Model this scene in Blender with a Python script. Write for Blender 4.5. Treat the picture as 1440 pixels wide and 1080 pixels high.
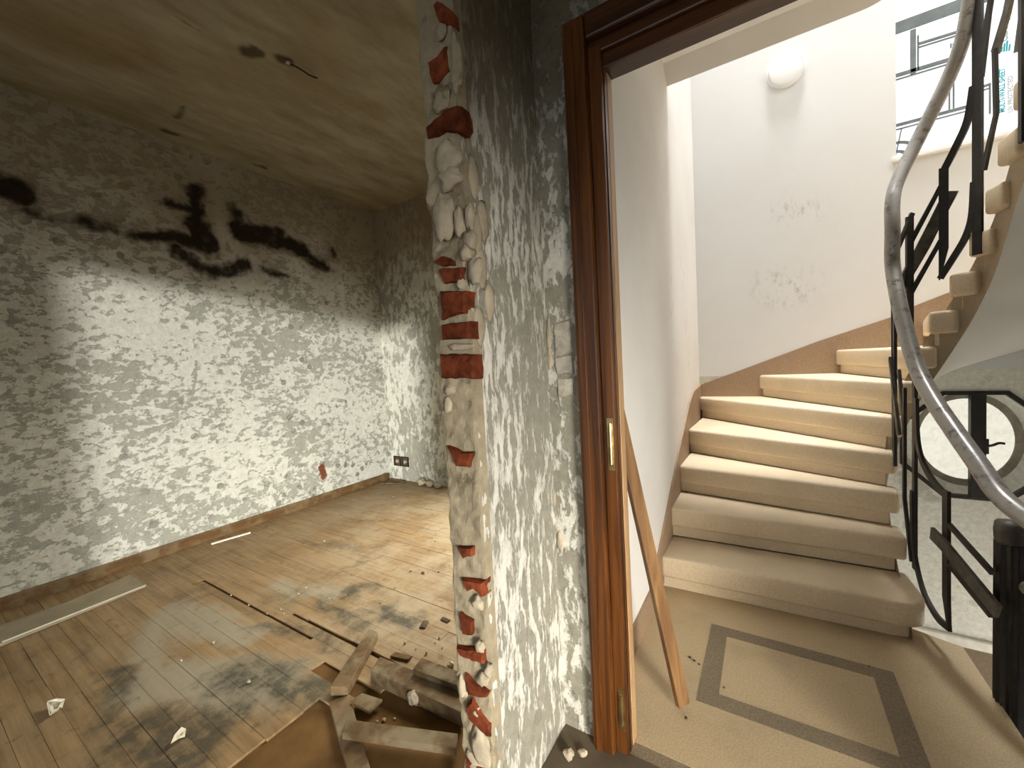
import bpy, bmesh, math, random
from mathutils import Vector, Matrix, noise as mnoise
random.seed(7)
for o in list(bpy.data.objects): bpy.data.objects.remove(o)
SC = bpy.context.scene
COL = SC.collection

# ---------------------------------------------------------------- camera
F, H = 570.0, 1.25
YAW, PIT, ROL = math.radians(32.21), math.radians(2.845), math.radians(3.034)
B0 = Matrix(((1, 0, 0), (0, 0, 1), (0, -1, 0)))
cr, sr = math.cos(ROL), math.sin(ROL); cp, sp = math.cos(PIT), math.sin(PIT); cy, sy = math.cos(YAW), math.sin(YAW)
RM = Matrix(((cy, -sy, 0), (sy, cy, 0), (0, 0, 1))) @ B0 @ Matrix(((1, 0, 0), (0, cp, sp), (0, -sp, cp))) @ Matrix(((cr, -sr, 0), (sr, cr, 0), (0, 0, 1)))
CAM = Vector((0, 0, H))
cd = bpy.data.cameras.new('camera'); cd.sensor_width = 36; cd.lens = 36 * F / 1440; cd.clip_start = .02
co = bpy.data.objects.new('camera', cd); COL.objects.link(co); SC.camera = co
a, b, c = RM.col[0], -RM.col[1], -RM.col[2]
co.matrix_world = Matrix(((a[0], b[0], c[0], 0), (a[1], b[1], c[1], 0), (a[2], b[2], c[2], H), (0, 0, 0, 1)))
SC.view_settings.view_transform = 'Standard'; SC.view_settings.look = 'None'
SC.view_settings.exposure = 0.0; SC.view_settings.gamma = 1.0; SC.view_settings.use_curve_mapping = False

# ---------------------------------------------------------------- world, sun, daylight at the windows, added stairwell lights
W = bpy.data.worlds.new('world'); SC.world = W; W.use_nodes = True
bg = W.node_tree.nodes['Background']; bg.inputs[0].default_value = (.86, .93, 1.0, 1); bg.inputs[1].default_value = 1.0
sd = bpy.data.lights.new('low_sun', 'SUN'); sd.energy = 3.1; sd.angle = math.radians(2.6); sd.color = (1, .99, .93)
so = bpy.data.objects.new('low_sun', sd); COL.objects.link(so); so.location = (4, -6, 4)
so.rotation_euler = Vector((-.62, .785, -.10)).to_track_quat('-Z', 'Y').to_euler()
def area(name, loc, direction, sx, sy_, power, color):
    l = bpy.data.lights.new(name, 'AREA'); l.shape = 'RECTANGLE'; l.size = sx; l.size_y = sy_; l.energy = power; l.color = color
    o = bpy.data.objects.new(name, l); COL.objects.link(o); o.location = loc
    o.rotation_euler = Vector(direction).to_track_quat('-Z', 'Z').to_euler(); return o
DAY = (1, .985, .94)
WARM = (1, .955, .85)
area('daylight_rear_window', (-.1, -2.33, 1.35), (0, 1, -.1), 2.6, 2.0, 3.5, WARM)
area('daylight_room_window', (-1.75, 3.36, 1.2), (.0, -1, -1.1), 1.3, 1.9, 76, (1, .94, .78)).data.spread = 2.0
area('daylight_hall_window', (2.06, -.75, .75), (-1, .8, -.30), 1.3, .9, 34, WARM).data.spread = 1.05
area('daylight_stair_window', (1.27, 4.0, 4.4), (0, -1, -.45), .9, 1.3, 27, (.97, .99, 1))
area('added_overhead_light', (.45, 3.1, 9.05), (0, .0, -1), 1.2, 1.0, 56, (.98, .985, 1)).data.spread = .7  # added overhead light for the treads; the shaft ceiling has no opening
area('added_upper_side_light', (1.88, 2.75, 3.95), (-1, .1, -.8), 1.1, 1.2, 25, (.97, .99, 1))  # added light from the right, brightens the left stair wall
area('added_lower_stair_light', (1.86, 2.9, -1.3), (-1, 0, .15), 1.2, 1.3, 30, (1, .98, .93))  # added light from below, lifts the lower stair wall and soffit

# ---------------------------------------------------------------- helpers
def ray(x, y): return RM @ Vector((x - 720, y - 540, F))
def at_x(x, y, X): d = ray(x, y); return CAM + d * (X / d[0])
def at_y(x, y, Y): d = ray(x, y); return CAM + d * (Y / d[1])
def at_z(x, y, z): d = ray(x, y); return CAM + d * ((z - H) / d[2])

def link(name, me, mat=None, parent=None):
    o = bpy.data.objects.new(name, me); COL.objects.link(o)
    if mat and not me.materials: me.materials.append(mat)
    if parent: o.parent = parent
    return o
def tag(o, label=None, cat=None, group=None, kind=None):
    if label: o['label'] = label
    if cat: o['category'] = cat
    if group: o['group'] = group
    if kind: o['kind'] = kind
    return o
def empty(name, loc=(0, 0, 0)):
    o = bpy.data.objects.new(name, None); COL.objects.link(o); o.location = loc; o.empty_display_size = .1; return o
def setp(o, parent):            # parent keeping world coordinates (parents are only translated)
    o.parent = parent; o.matrix_parent_inverse = Matrix.Translation(parent.location).inverted(); return o
class MB:
    def __init__(s): s.v = []; s.f = []
    def add(s, vs, fs):
        n = len(s.v); s.v += [tuple(v) for v in vs]; s.f += [tuple(i + n for i in f) for f in fs]; return s
    def box(s, x0, x1, y0, y1, z0, z1):
        return s.add([(x0, y0, z0), (x1, y0, z0), (x1, y1, z0), (x0, y1, z0), (x0, y0, z1), (x1, y0, z1), (x1, y1, z1), (x0, y1, z1)],
                     [(3, 2, 1, 0), (4, 5, 6, 7), (0, 1, 5, 4), (1, 2, 6, 5), (2, 3, 7, 6), (3, 0, 4, 7)])
    def prism(s, pts, off):     # polygon extruded by a vector
        n = len(pts); off = Vector(off); p = [Vector(q) for q in pts]
        return s.add(p + [q + off for q in p], [tuple(range(n))[::-1], tuple(range(n, 2 * n))] + [(i, (i + 1) % n, n + (i + 1) % n, n + i) for i in range(n)])
    def sweep(s, pts, frames, prof, cap=True, closed=False):   # profile (list of (u,v) or per-point lists) along pts with frames (u,v)
        n = len(prof); base = len(s.v)
        for p, (u, v) in zip(pts, frames):
            for (pu, pv) in prof: s.v.append(tuple(Vector(p) + u * pu + v * pv))
        for i in range(len(pts) - 1):
            for j in range(n):
                A = base + i * n + j; Bq = base + i * n + (j + 1) % n
                s.f.append((A, Bq, Bq + n, A + n))
        if cap:
            s.f.append(tuple(base + j for j in range(n))[::-1]); s.f.append(tuple(base + (len(pts) - 1) * n + j for j in range(n)))
        return s
    def mesh(s, name, bevel=0, smooth=False, seg=2, autosmooth=None):
        me = bpy.data.meshes.new(name); me.from_pydata(s.v, [], s.f)
        bm = bmesh.new(); bm.from_mesh(me)
        bmesh.ops.recalc_face_normals(bm, faces=bm.faces[:])
        if bevel: 
            es = [e for e in bm.edges if len(e.link_faces) == 2 and e.calc_face_angle(0) > .5]
            bmesh.ops.bevel(bm, geom=es, offset=bevel, segments=seg, affect='EDGES', profile=.5, clamp_overlap=True)
        bm.to_mesh(me); bm.free()
        if smooth: me.shade_smooth()
        if autosmooth:
            me.shade_smooth()
            me.set_sharp_from_angle(angle=autosmooth)
        return me
    def build(s, name, mat, parent=None, **k): return link(name, s.mesh(name, **k), mat, parent)
def struct(o): o['kind'] = 'structure'; return o
def circ(r, n=12, ry=None): return [(r * math.cos(2 * math.pi * i / n), (ry or r) * math.sin(2 * math.pi * i / n)) for i in range(n)]
def catmull(P, k=8):
    P = [Vector(p) for p in P]; Q = [P[0] * 2 - P[1]] + P + [P[-1] * 2 - P[-2]]; out = []
    for i in range(1, len(Q) - 2):
        for j in range(k):
            t = j / k; p0, p1, p2, p3 = Q[i - 1:i + 3]
            out.append(.5 * ((2 * p1) + (p2 - p0) * t + (2 * p0 - 5 * p1 + 4 * p2 - p3) * t * t + (3 * p1 - p0 - 3 * p2 + p3) * t ** 3))
    return out + [P[-1]]
def tube_frames(pts):
    fr = []; u = None
    for i in range(len(pts)):
        t = (pts[min(i + 1, len(pts) - 1)] - pts[max(i - 1, 0)]).normalized()
        if u is None: u = t.cross(Vector((0, 0, 1))) if abs(t.z) < .95 else Vector((1, 0, 0))
        u = (u - t * u.dot(t)).normalized(); fr.append((u, u.cross(t)))
    return fr
def poly_holes(mb, P0, U, V, N, w, h, holes, depth):
    """rectangular slab w x h (axes U,V from P0), thickness along N, with rectangular holes (u0,u1,v0,v1)"""
    us = sorted({0, w, *[q for hh in holes for q in hh[:2]]}); vs = sorted({0, h, *[q for hh in holes for q in hh[2:]]})
    inh = lambda u, v: any(a < u < b_ and c_ < v < d for a, b_, c_, d in holes)
    P0, U, V, N = Vector(P0), Vector(U), Vector(V), Vector(N)
    G = {}
    def vid(i, j, k):
        if (i, j, k) not in G: G[(i, j, k)] = len(mb.v); mb.v.append(tuple(P0 + U * us[i] + V * vs[j] + N * (depth * k)))
        return G[(i, j, k)]
    solid = lambda i, j: 0 <= i < len(us) - 1 and 0 <= j < len(vs) - 1 and not inh((us[i] + us[i + 1]) / 2, (vs[j] + vs[j + 1]) / 2)
    for i in range(len(us) - 1):
        for j in range(len(vs) - 1):
            if not solid(i, j): continue
            mb.f.append((vid(i, j, 0), vid(i + 1, j, 0), vid(i + 1, j + 1, 0), vid(i, j + 1, 0)))
            mb.f.append((vid(i, j, 1), vid(i, j + 1, 1), vid(i + 1, j + 1, 1), vid(i + 1, j, 1)))
            for (di, dj, e) in ((-1, 0, ((i, j), (i, j + 1))), (1, 0, ((i + 1, j), (i + 1, j + 1))), (0, -1, ((i, j), (i + 1, j))), (0, 1, ((i, j + 1), (i + 1, j + 1)))):
                if not solid(i + di, j + dj):
                    (p, q), (r, t) = e; mb.f.append((vid(p, q, 0), vid(r, t, 0), vid(r, t, 1), vid(p, q, 1)))
    return mb

# ---------------------------------------------------------------- materials
def sock(nt, n, key, val):
    s = n.inputs[key]
    if isinstance(val, bpy.types.NodeSocket): nt.links.new(val, s)
    elif isinstance(val, (tuple, list)) and len(val) == 3 and s.type == 'RGBA': s.default_value = (*val, 1)
    else: s.default_value = val
class Mat:
    def __init__(s, name, rough=.8, spec=.25):
        s.m = bpy.data.materials.new(name); s.m.use_nodes = True; s.nt = s.m.node_tree; s.b = s.nt.nodes['Principled BSDF']
        s.b.inputs['Roughness'].default_value = rough; s.b.inputs['Specular IOR Level'].default_value = spec
        s._pos = None
    def n(s, t, ins=None, out=0, **pr):
        nd = s.nt.nodes.new(t)
        for k, v in pr.items(): setattr(nd, k, v)
        for k, v in (ins or {}).items(): sock(s.nt, nd, k, v)
        return nd.outputs[out]
    @property
    def P(s):
        if s._pos is None: s._pos = s.n('ShaderNodeNewGeometry')
        return s._pos
    def m_(s, op, a, b=0.0, c=0.0, clamp=False):
        return s.n('ShaderNodeMath', {0: a, 1: b, 2: c}, operation=op, use_clamp=clamp)
    def v_(s, op, a, b=(0, 0, 0), out=0, scale=None):
        ins = {0: a, 1: b}
        if scale is not None: ins['Scale'] = scale
        return s.n('ShaderNodeVectorMath', ins, out=out, operation=op)
    def noise(s, scale, detail=5, rough=.6, vec=None, dist=0, stretch=None, out=0):
        v = vec if vec is not None else s.P
        if stretch: v = s.v_('MULTIPLY', v, stretch)
        return s.n('ShaderNodeTexNoise', {'Vector': v, 'Scale': scale, 'Detail': detail, 'Roughness': rough, 'Distortion': dist}, out=out)
    def step(s, v, lo, hi, t0=0.0, t1=1.0):
        return s.n('ShaderNodeMapRange', {0: v, 1: lo, 2: hi, 3: t0, 4: t1}, interpolation_type='SMOOTHSTEP')
    def mix(s, f, A, B, mode='MIX'):
        nd = s.nt.nodes.new('ShaderNodeMix'); nd.data_type = 'RGBA'; nd.blend_type = mode
        sock(s.nt, nd, 0, f); sock(s.nt, nd, 6, A); sock(s.nt, nd, 7, B); return nd.outputs[2]
    def warp(s, scale, amt):
        c = s.noise(scale, 4, .6, out=1); return s.v_('ADD', s.P, s.v_('SCALE', s.v_('SUBTRACT', c, (.5, .5, .5)), scale=amt))
    def capsules(s, caps, vec, soft=.03):
        d = None
        for A, B, r in caps:
            A, B = Vector(A), Vector(B); ba = B - A
            pa = s.v_('SUBTRACT', vec, tuple(A))
            t = s.m_('DIVIDE', s.v_('DOT_PRODUCT', pa, tuple(ba), out=1), max(ba.dot(ba), 1e-6), clamp=True)
            q = s.v_('SUBTRACT', pa, s.v_('SCALE', tuple(ba), scale=t))
            l = s.m_('SUBTRACT', s.v_('LENGTH', q, out=1), r)
            d = l if d is None else s.m_('MINIMUM', d, l)
        return s.step(d, soft, -soft)
    def color(s, c): sock(s.nt, s.b, 'Base Color', c)
    def bump(s, h, strength=.5, dist=.01):
        sock(s.nt, s.b, 'Normal', s.n('ShaderNodeBump', {'Height': h, 'Strength': strength, 'Distance': dist}))

def plain(name, col, rough=.7, spec=.25, var=.15, nscale=12, bump=.0, metal=0, objrand=0):
    M = Mat(name, rough, spec); n = M.noise(nscale, 4)
    v = M.step(n, .25, .75, 1 - var, 1 + var)
    if objrand: v = M.m_('MULTIPLY', v, M.m_('ADD', M.m_('MULTIPLY', M.n('ShaderNodeObjectInfo', out='Random'), objrand), 1 - objrand / 2))
    M.color(M.v_('SCALE', tuple(col), scale=v)); M.b.inputs['Metallic'].default_value = metal
    if bump: M.bump(M.noise(nscale * 6, 3), bump, .004)
    return M.m

def plaster(name, white, grey, streak=(1, 1, 1), thr=.5, fs=7.0, chips=.0, caps=None, capcol=(.02, .012, .006), top=None, caps2=None, cap2col=(.20, .07, .04), amt=(.62, .5)):
    M = Mat(name, .9, .12)
    wp = M.warp(5, .06)
    n1 = M.noise(fs, 9, .68, vec=wp, stretch=streak); n2 = M.noise(1.6, 3, .5)
    v = M.m_('ADD', M.m_('MULTIPLY', n1, amt[0]), M.m_('MULTIPLY', n2, amt[1]))
    m = M.step(v, thr - .025, thr + .03)
    c = M.mix(m, grey, white)
    n3 = M.noise(34, 5, .7)
    c = M.mix(1.0, c, M.n('ShaderNodeCombineColor', {0: M.step(n3, .2, .8, .78, 1.12), 1: M.step(n3, .2, .8, .78, 1.12), 2: M.step(n3, .2, .8, .76, 1.1)}), 'MULTIPLY')
    h = M.m_('ADD', M.m_('MULTIPLY', m, .8), M.m_('MULTIPLY', n3, .5))
    if chips:
        vo = M.n('ShaderNodeTexVoronoi', {'Vector': M.warp(14, .05), 'Scale': 9.0, 'Randomness': 1.0})
        gate = M.step(M.noise(2.3, 3, .6), .47, .6)
        ch = M.m_('MULTIPLY', M.step(vo, .27, .2), M.m_('MULTIPLY', gate, chips))
        c = M.mix(ch, c, tuple(g * .62 for g in grey)); h = M.m_('SUBTRACT', h, ch)
    if top:        # brown stain with painted-in shade, ragged edge, across the upper part (z0, z1, colour, amount)
        z0, z1, tc, am = top
        z = M.m_('ADD', M.n('ShaderNodeSeparateXYZ', {0: M.P}, out=2), M.m_('MULTIPLY', M.m_('SUBTRACT', M.noise(2.2, 6, .65), .5), 1.1))
        c = M.mix(M.m_('MULTIPLY', M.step(z, z0, z1), am), c, tc)
    if caps:
        wv = M.warp(3.2, .22)
        wv2 = M.v_('ADD', wv, M.v_('SCALE', M.v_('SUBTRACT', M.noise(14, 4, .6, out=1), (.5, .5, .5)), scale=.06))
        halo = M.capsules(caps, wv2, .19)
        c = M.mix(M.m_('MULTIPLY', halo, .72), c, (.16, .115, .06))
        k = M.capsules(caps, wv2, .028)
        c = M.mix(M.m_('MULTIPLY', k, M.step(M.noise(9, 4), .25, .5, .75, .97)), c, capcol)
    if caps2:
        c = M.mix(M.capsules(caps2, M.warp(20, .06), .01), c, cap2col)
    M.color(c); M.bump(h, .55, .012)
    return M.m

def wood(name, dark, light, grain=(1, 1, 12), rough=.5, spec=.4, objrand=.25, sc=4, dust=None):
    """grain stretched along the local axis with the small factor; object coordinates"""
    M = Mat(name, rough, spec)
    tc = M.n('ShaderNodeTexCoord', out='Object')
    n = M.noise(sc, 6, .62, vec=M.v_('MULTIPLY', tc, grain), dist=.6)
    c = M.mix(M.step(n, .3, .72), dark, light)
    r = M.m_('ADD', M.m_('MULTIPLY', M.n('ShaderNodeObjectInfo', out='Random'), objrand), 1 - objrand / 2)
    c = M.v_('SCALE', c, scale=r)
    if dust: c = M.mix(M.step(M.noise(9, 5), .42, .65, 0, .75), c, dust)
    M.color(c); M.bump(n, .2, .004); return M.m

MT = {}
LW = lambda y, z: (-3.72, y, z)
mold = [(LW(1.47, 2.72), LW(1.47, 2.45), .05), (LW(1.29, 2.58), LW(1.45, 2.56), .04), (LW(1.47, 2.45), LW(1.5, 2.33), .09), (LW(1.07, 2.26), LW(1.25, 2.31), .05),
        (LW(1.25, 2.31), LW(1.55, 2.31), .06), (LW(1.74, 2.68), LW(1.79, 2.5), .045), (LW(1.79, 2.48), LW(2.06, 2.48), .10), (LW(2.06, 2.45), LW(2.33, 2.42), .07),
        (LW(2.33, 2.42), LW(2.55, 2.29), .05), (LW(1.32, 2.21), LW(1.5, 2.1), .05), (LW(1.5, 2.12), LW(1.78, 2.2), .055), (LW(1.92, 2.19), LW(2.1, 2.17), .028),
        (LW(.53, 2.42), LW(.56, 2.40), .085), (LW(.6, 2.3), LW(.93, 2.27), .035), (LW(2.62, 2.48), LW(2.64, 2.46), .04)]
MT['wall_left'] = plaster('peeling_wall_left', (.70, .70, .64), (.40, .40, .35), streak=(1, .8, 1.25), thr=.518, fs=20, chips=.9, amt=(.78, .32), caps=mold,
                          top=(1.9, 2.7, (.26, .20, .115), .75), caps2=[(LW(2.32, .33), LW(2.33, .25), .035)])
MT['wall_back'] = plaster('peeling_wall_back', (.76, .76, .68), (.42, .41, .35), streak=(1.3, 1, .6), thr=.52, fs=14, chips=.6, amt=(.72,.36), top=(1.9, 2.6, (.26, .18, .10), .8))
MT['stub_side'] = plaster('scraped_wall_stub', (.74, .71, .65), (.34, .32, .265), streak=(1, 1.5, .38), thr=.56, fs=26, amt=(.75,.36), chips=.35, top=(1.55, 2.35, (.13, .10, .05), .88))
MT['door_wall'] = plaster('scraped_wall_door', (.70, .675, .61), (.31, .29, .235), streak=(1.2, 1, .55), thr=.565, fs=24, amt=(.75,.36), chips=.5, top=(1.6, 2.35, (.115, .09, .045), .88))
MT['stub_end'] = plaster('broken_plaster_end', (.40, .335, .235), (.29, .235, .155), thr=.5, fs=9, top=(1.9, 2.4, (.22, .18, .10), .6))
MT['white_lump'] = plain('loose_white_plaster', (.47, .40, .295), .9, .1, .18, 18, .5)
MT['brick'] = plain('red_brick', (.17, .042, .017), .9, .1, .5, 30, .6, objrand=.6)
MT['pale_block'] = plain('pale_block', (.50, .46, .38), .9, .1, .25, 25, .5, objrand=.2)
# ceiling
M = Mat('stained_ceiling', .92, .1)
n1 = M.noise(3, 8, .68, stretch=(1.5, .5, 1)); n2 = M.noise(1.1, 3); n3 = M.noise(9, 6, .7, stretch=(1.7, .3, 1))
c = M.mix(M.step(n1, .32, .68), (.225, .185, .11), (.37, .325, .225))
c = M.mix(M.step(n2, .5, .75, 0, .5), c, (.29, .21, .11))
c = M.mix(M.step(n3, .66, .74, 0, .75), c, (.12, .08, .03))
CE0 = 3.03; cw = M.warp(7, .09)
c = M.mix(M.m_('MULTIPLY', M.capsules([(tuple(at_z(505, 150, CE0)), tuple(at_z(530, 158, CE0)), .07), (tuple(at_z(430, 20, CE0)), tuple(at_z(440, 30, CE0)), .06), (tuple(at_z(150, 60, CE0)), tuple(at_z(60, 40, CE0)), .22)], M.warp(4, .2), .06), .35), c, (.22, .135, .045))
c = M.mix(M.m_('MULTIPLY', M.capsules([((-2.37, 1.23, 3.03), (-2.34, 1.25, 3.03), .045), ((-2.28, 1.37, 3.03), (-2.27, 1.39, 3.03), .04), (tuple(at_z(230, 183, CE0)), tuple(at_z(243, 187, CE0)), .03), (tuple(at_z(250, 165, CE0)), tuple(at_z(262, 150, CE0)), .012), (tuple(at_z(360, 232, CE0)), tuple(at_z(372, 236, CE0)), .02)], cw, .02), .85), c, (.05, .035, .015))
M.color(c); M.bump(n3, .4, .01); MT['ceiling'] = M.m
# floor boards
M = Mat('floor_board', .62, .3)
rnd = M.n('ShaderNodeObjectInfo', out='Random')
gr = M.noise(5, 6, .65, stretch=(.5, 7, 1)); big = M.noise(1.5, 5, .6); fine = M.noise(11, 6, .7)
c = M.mix(M.step(gr, .3, .7), (.21, .128, .055), (.34, .225, .11))
c = M.v_('SCALE', c, scale=M.m_('ADD', M.m_('MULTIPLY', rnd, .2), .9))
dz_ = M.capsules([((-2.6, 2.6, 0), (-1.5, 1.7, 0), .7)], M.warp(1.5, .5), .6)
c = M.mix(M.m_('MULTIPLY', M.step(M.noise(2.6, 8, .7), .40, .6, .1, .8), M.m_('ADD', M.m_('MULTIPLY', dz_, .75), .22)), c, (.42, .345, .24))                       # plaster dust; its far pale patch paints in the window light
z0 = 0
wv = M.v_('ADD', M.warp(2.2, .4), M.v_('SCALE', M.v_('SUBTRACT', M.noise(8, 7, .72, out=1), (.5, .5, .5)), scale=.22))
pale = M.capsules([((-2.75, .80, z0), (-2.2, .93, z0), .10), ((-2.75, .75, z0), (-2.3, .58, z0), .07), ((-2.2, .55, z0), (-1.75, .8, z0), .12), ((-2.5, 1.25, z0), (-2.1, 1.35, z0), .07)], wv, .06)
c = M.mix(M.m_('MULTIPLY', pale, .75), c, (.34, .31, .235))
dark = M.capsules([((-1.95, .72, z0), (-1.55, .88, z0), .09), ((-1.75, .55, z0), (-1.6, .45, z0), .12), ((-2.1, 1.28, z0), (-1.75, 1.22, z0), .06), ((-1.75, .62, z0), (-1.9, .45, z0), .10), ((-2.95, 1.62, z0), (-2.6, 1.75, z0), .025), ((-2.75, 1.72, z0), (-2.35, 1.9, z0), .025), ((-2.0, 1.4, z0), (-1.9, 1.5, z0), .06), ((-2.95, 2.1, z0), (-2.7, 2.2, z0), .02), ((-2.45, .5, z0), (-2.0, .42, z0), .06), ((-1.75, 1.35, z0), (-1.55, 1.3, z0), .07), ((-2.2, 1.02, z0), (-1.7, 1.08, z0), .04)], wv, .05)
c = M.mix(M.m_('MULTIPLY', dark, M.step(M.noise(13, 6, .7), .35, .6, .35, .9)), c, (.06, .055, .038))
c = M.mix(M.step(M.noise(3.7, 9, .74, dist=.4), .52, .7, 0, .6), c, (.11, .082, .043))
c = M.mix(M.step(fine, .57, .70, 0, .6), c, (.10, .075, .04))
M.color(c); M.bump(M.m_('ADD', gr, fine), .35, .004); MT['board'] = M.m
MT['subfloor'] = plain('subfloor', (.15, .082, .03), .9, .1, .35, 5, .4)
MT['dark_floor'] = plain('hall_floor', (.13, .10, .065), .8, .2, .3, 4, .2)
MT['varnish'] = wood('varnished_door_wood', (.04, .0125, .003), (.155, .052, .011), grain=(9, 9, .35), rough=.32, spec=.5, objrand=.15)
MT['varnish_h'] = wood('varnished_head_wood', (.035, .011, .004), (.11, .036, .010), grain=(.35, 9, 9), rough=.32, spec=.5, objrand=.15)
MT['jamb_pale'] = wood('worn_jamb_wood', (.36, .20, .09), (.52, .33, .17), grain=(9, 9, .4), rough=.5, objrand=.05)
MT['leaning'] = wood('plank_wood', (.14, .065, .022), (.30, .165, .065), grain=(6, 6, .5), rough=.6)
MT['old_wood'] = wood('dusty_offcut_wood', (.09, .055, .026), (.22, .15, .08), grain=(2, 2, 2), rough=.85, spec=.15, objrand=.5, dust=(.27, .22, .145))
MT['skirting'] = wood('skirting_wood', (.085, .042, .013), (.19, .10, .035), grain=(5, .4, 5), rough=.6, dust=(.22, .16, .085))
MT['brass'] = plain('hinge_brass', (.55, .42, .2), .35, .5, .3, 30, metal=1)
# stair
def stonemat(name, A, B, dirt=.5):
    M = Mat(name, .55, .3)
    n = M.noise(160, 2, .5); big = M.noise(2.5, 5, .6)
    c = M.mix(M.step(n, .4, .62), A, B); c = M.mix(M.step(big, .45, .75, 0, dirt), c, tuple(q * .62 for q in A)); M.color(c); M.bump(n, .08, .002); return M.m
MT['stone'] = stonemat('cream_terrazzo', (.66, .53, .355), (.74, .61, .43), .35)
MT['landing'] = stonemat('landing_terrazzo', (.47, .36, .215), (.55, .43, .27), .5)
MT['band'] = stonemat('grey_terrazzo_band', (.20, .155, .10), (.27, .21, .14), .4)
MT['stair_skirt'] = stonemat('brown_stair_skirting', (.32, .215, .135), (.38, .27, .18), .5)
def whitewall(name, col, stain=None, amt=.25):
    M = Mat(name, .85, .15)
    n = M.noise(1.3, 5, .6); f = M.noise(24, 5, .7)
    c = M.mix(M.step(n, .4, .75, 0, amt), col, (.66, .61, .56))
    if stain: 
        k = M.m_('MULTIPLY', M.capsules(stain, M.warp(6, .12), .12), M.step(M.noise(26, 6, .75, stretch=(1, 1, .45)), .5, .66))
        c = M.mix(M.m_('MULTIPLY', k, .45), c, (.20, .18, .14))
    M.color(c); M.bump(f, .15, .004); return M.m
MT['stair_left'] = whitewall('stair_wall_left', (.82, .80, .765), [((-.504, 3.2, 1.9), (-.504, 3.35, 1.2), .06), ((-.504, 2.75, 1.75), (-.504, 2.8, 1.3), .03)], .35)
MT['stair_back'] = whitewall('stair_wall_back', (.73, .73, .715), [((.05, 3.91, 1.75), (.2, 3.91, 1.72), .12), ((.1, 3.91, 2.35), (.3, 3.91, 2.3), .05)], .25)
MT['stair_low'] = plaster('peeled_stair_wall', (.80, .79, .72), (.60, .58, .50), thr=.46, fs=4, chips=.3)
MT['slab'] = whitewall('landing_slab', (.90, .885, .85), None, .2)
MT['soffit'] = whitewall('soffit_plaster', (.82, .81, .77), None, .15)
MT['string'] = stonemat('string_plaster', (.42, .33, .21), (.47, .37, .25), .5)
MT['iron'] = plain('black_wrought_iron', (.018, .015, .013), .45, .45, .4, 30, .2)
MT['iron_band'] = plain('worn_iron_band', (.09, .082, .066), .5, .45, .5, 20, .2)
M = Mat('worn_handrail', .32, .5); n = M.noise(26, 5, .7)
M.color(M.mix(M.step(n, .5, .72), (.34, .325, .30), (.10, .09, .075))); M.b.inputs['Metallic'].default_value = .35; M.bump(n, .1, .002); MT['rail'] = M.m
MT['lamp_white'] = plain('opal_lamp_cover', (.86, .86, .84), .3, .5, .02, 5)
MT['grille'] = plain('window_grille', (.15, .17, .17), .6, .3, .2, 10)
MT['white_edge'] = plain('white_edge_strip', (.80, .77, .68), .6, .3, .1, 20)
MT['board_sheet'] = plain('grey_tan_sheet', (.30, .25, .17), .8, .2, .2, 6, .1)
MT['paper'] = plain('torn_paper', (.72, .68, .56), .9, .1, .15, 20)
MT['crumb'] = plain('plaster_crumb', (.50, .43, .32), .9, .1, .4, 20, objrand=.8)
MT['dark_bit'] = plain('dark_curl', (.10, .07, .045), .8, .2, .4, 15)
MT['black'] = plain('socket_dark', (.02, .02, .018), .8, .2, .2, 20)
def emitter(name, col, st, tex=None):
    M = Mat(name, .5, .2); M.b.inputs['Base Color'].default_value = (.2, .2, .2, 1)
    e = M.v_('SCALE', tuple(col), scale=M.step(M.noise(tex, 4, .6, dist=1.5), .35, .65, .88, 1.06)) if tex else (*col, 1)
    sock(M.nt, M.b, 'Emission Color', e); M.b.inputs['Emission Strength'].default_value = st; return M.m
MT['sheet'] = emitter('backlit_multiwall_sheet', (.95, .985, 1.0), 1.0)
MT['oculus'] = emitter('backlit_textured_glass', (1.0, .965, .80), .84, 30)
MT['day_glass'] = emitter('backlit_window_glass', (1.0, .985, .93), .6)
MT['teal_ink'] = plain('teal_print', (.02, .36, .40), .6, .2, .05)
MT['grey_ink'] = plain('grey_print', (.38, .42, .42), .6, .2, .05)
MT['blue_ink'] = plain('blue_grey_print', (.16, .24, .27), .6, .2, .05)

# ---------------------------------------------------------------- the room shell
CE = 3.03; XL = -3.72; YB = 3.16; SX = -.612; SY = .79; XR = 2.1; YR = -2.2; YD = 1.2; YD2 = 1.27
fl = struct(MB().box(XL - .1, SX + .0, YR, YB + .3, -.14, -.010).build('floor', MT['subfloor']))
hall = struct(MB().box(SX + .002, XR, YR, YD, -.14, 0).build('floor_hall', MT['dark_floor']))
ce = struct(MB().box(XL - .1, XR + .1, YR - .2, YD2, CE, CE + .12).box(XL - .1, SX, YD2, YB + .3, CE, CE + .12).build('ceiling', MT['ceiling']))
struct(MB().box(XL - .15, XL, YR - .2, YB + .25, -.14, CE).build('wall_left', MT['wall_left']))
m = MB(); poly_holes(m, (XL, YB, -.14), (1, 0, 0), (0, 0, 1), (0, 1, 0), SX - .1 - XL, CE + .14, [(XL * -1 - 2.45, XL * -1 - 1.05, .18, 2.34)], .25)
wb = struct(m.build('wall_back', MT['wall_back']))
m = MB(); poly_holes(m, (XL, YR - .2, -.14), (1, 0, 0), (0, 0, 1), (0, 1, 0), XR - XL, CE + .14, [(-1.40 - XL, 1.25 - XL, .42, 2.54)], .2)
struct(m.build('wall_rear', MT['door_wall']))
m = MB(); poly_holes(m, (XR - .0, YR, -.14), (0, 1, 0), (0, 0, 1), (1, 0, 0), YD - YR, CE + .14, [(.75, 2.15, .3, 1.5)], .15)
struct(m.build('wall_hall_right', MT['door_wall']))
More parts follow.
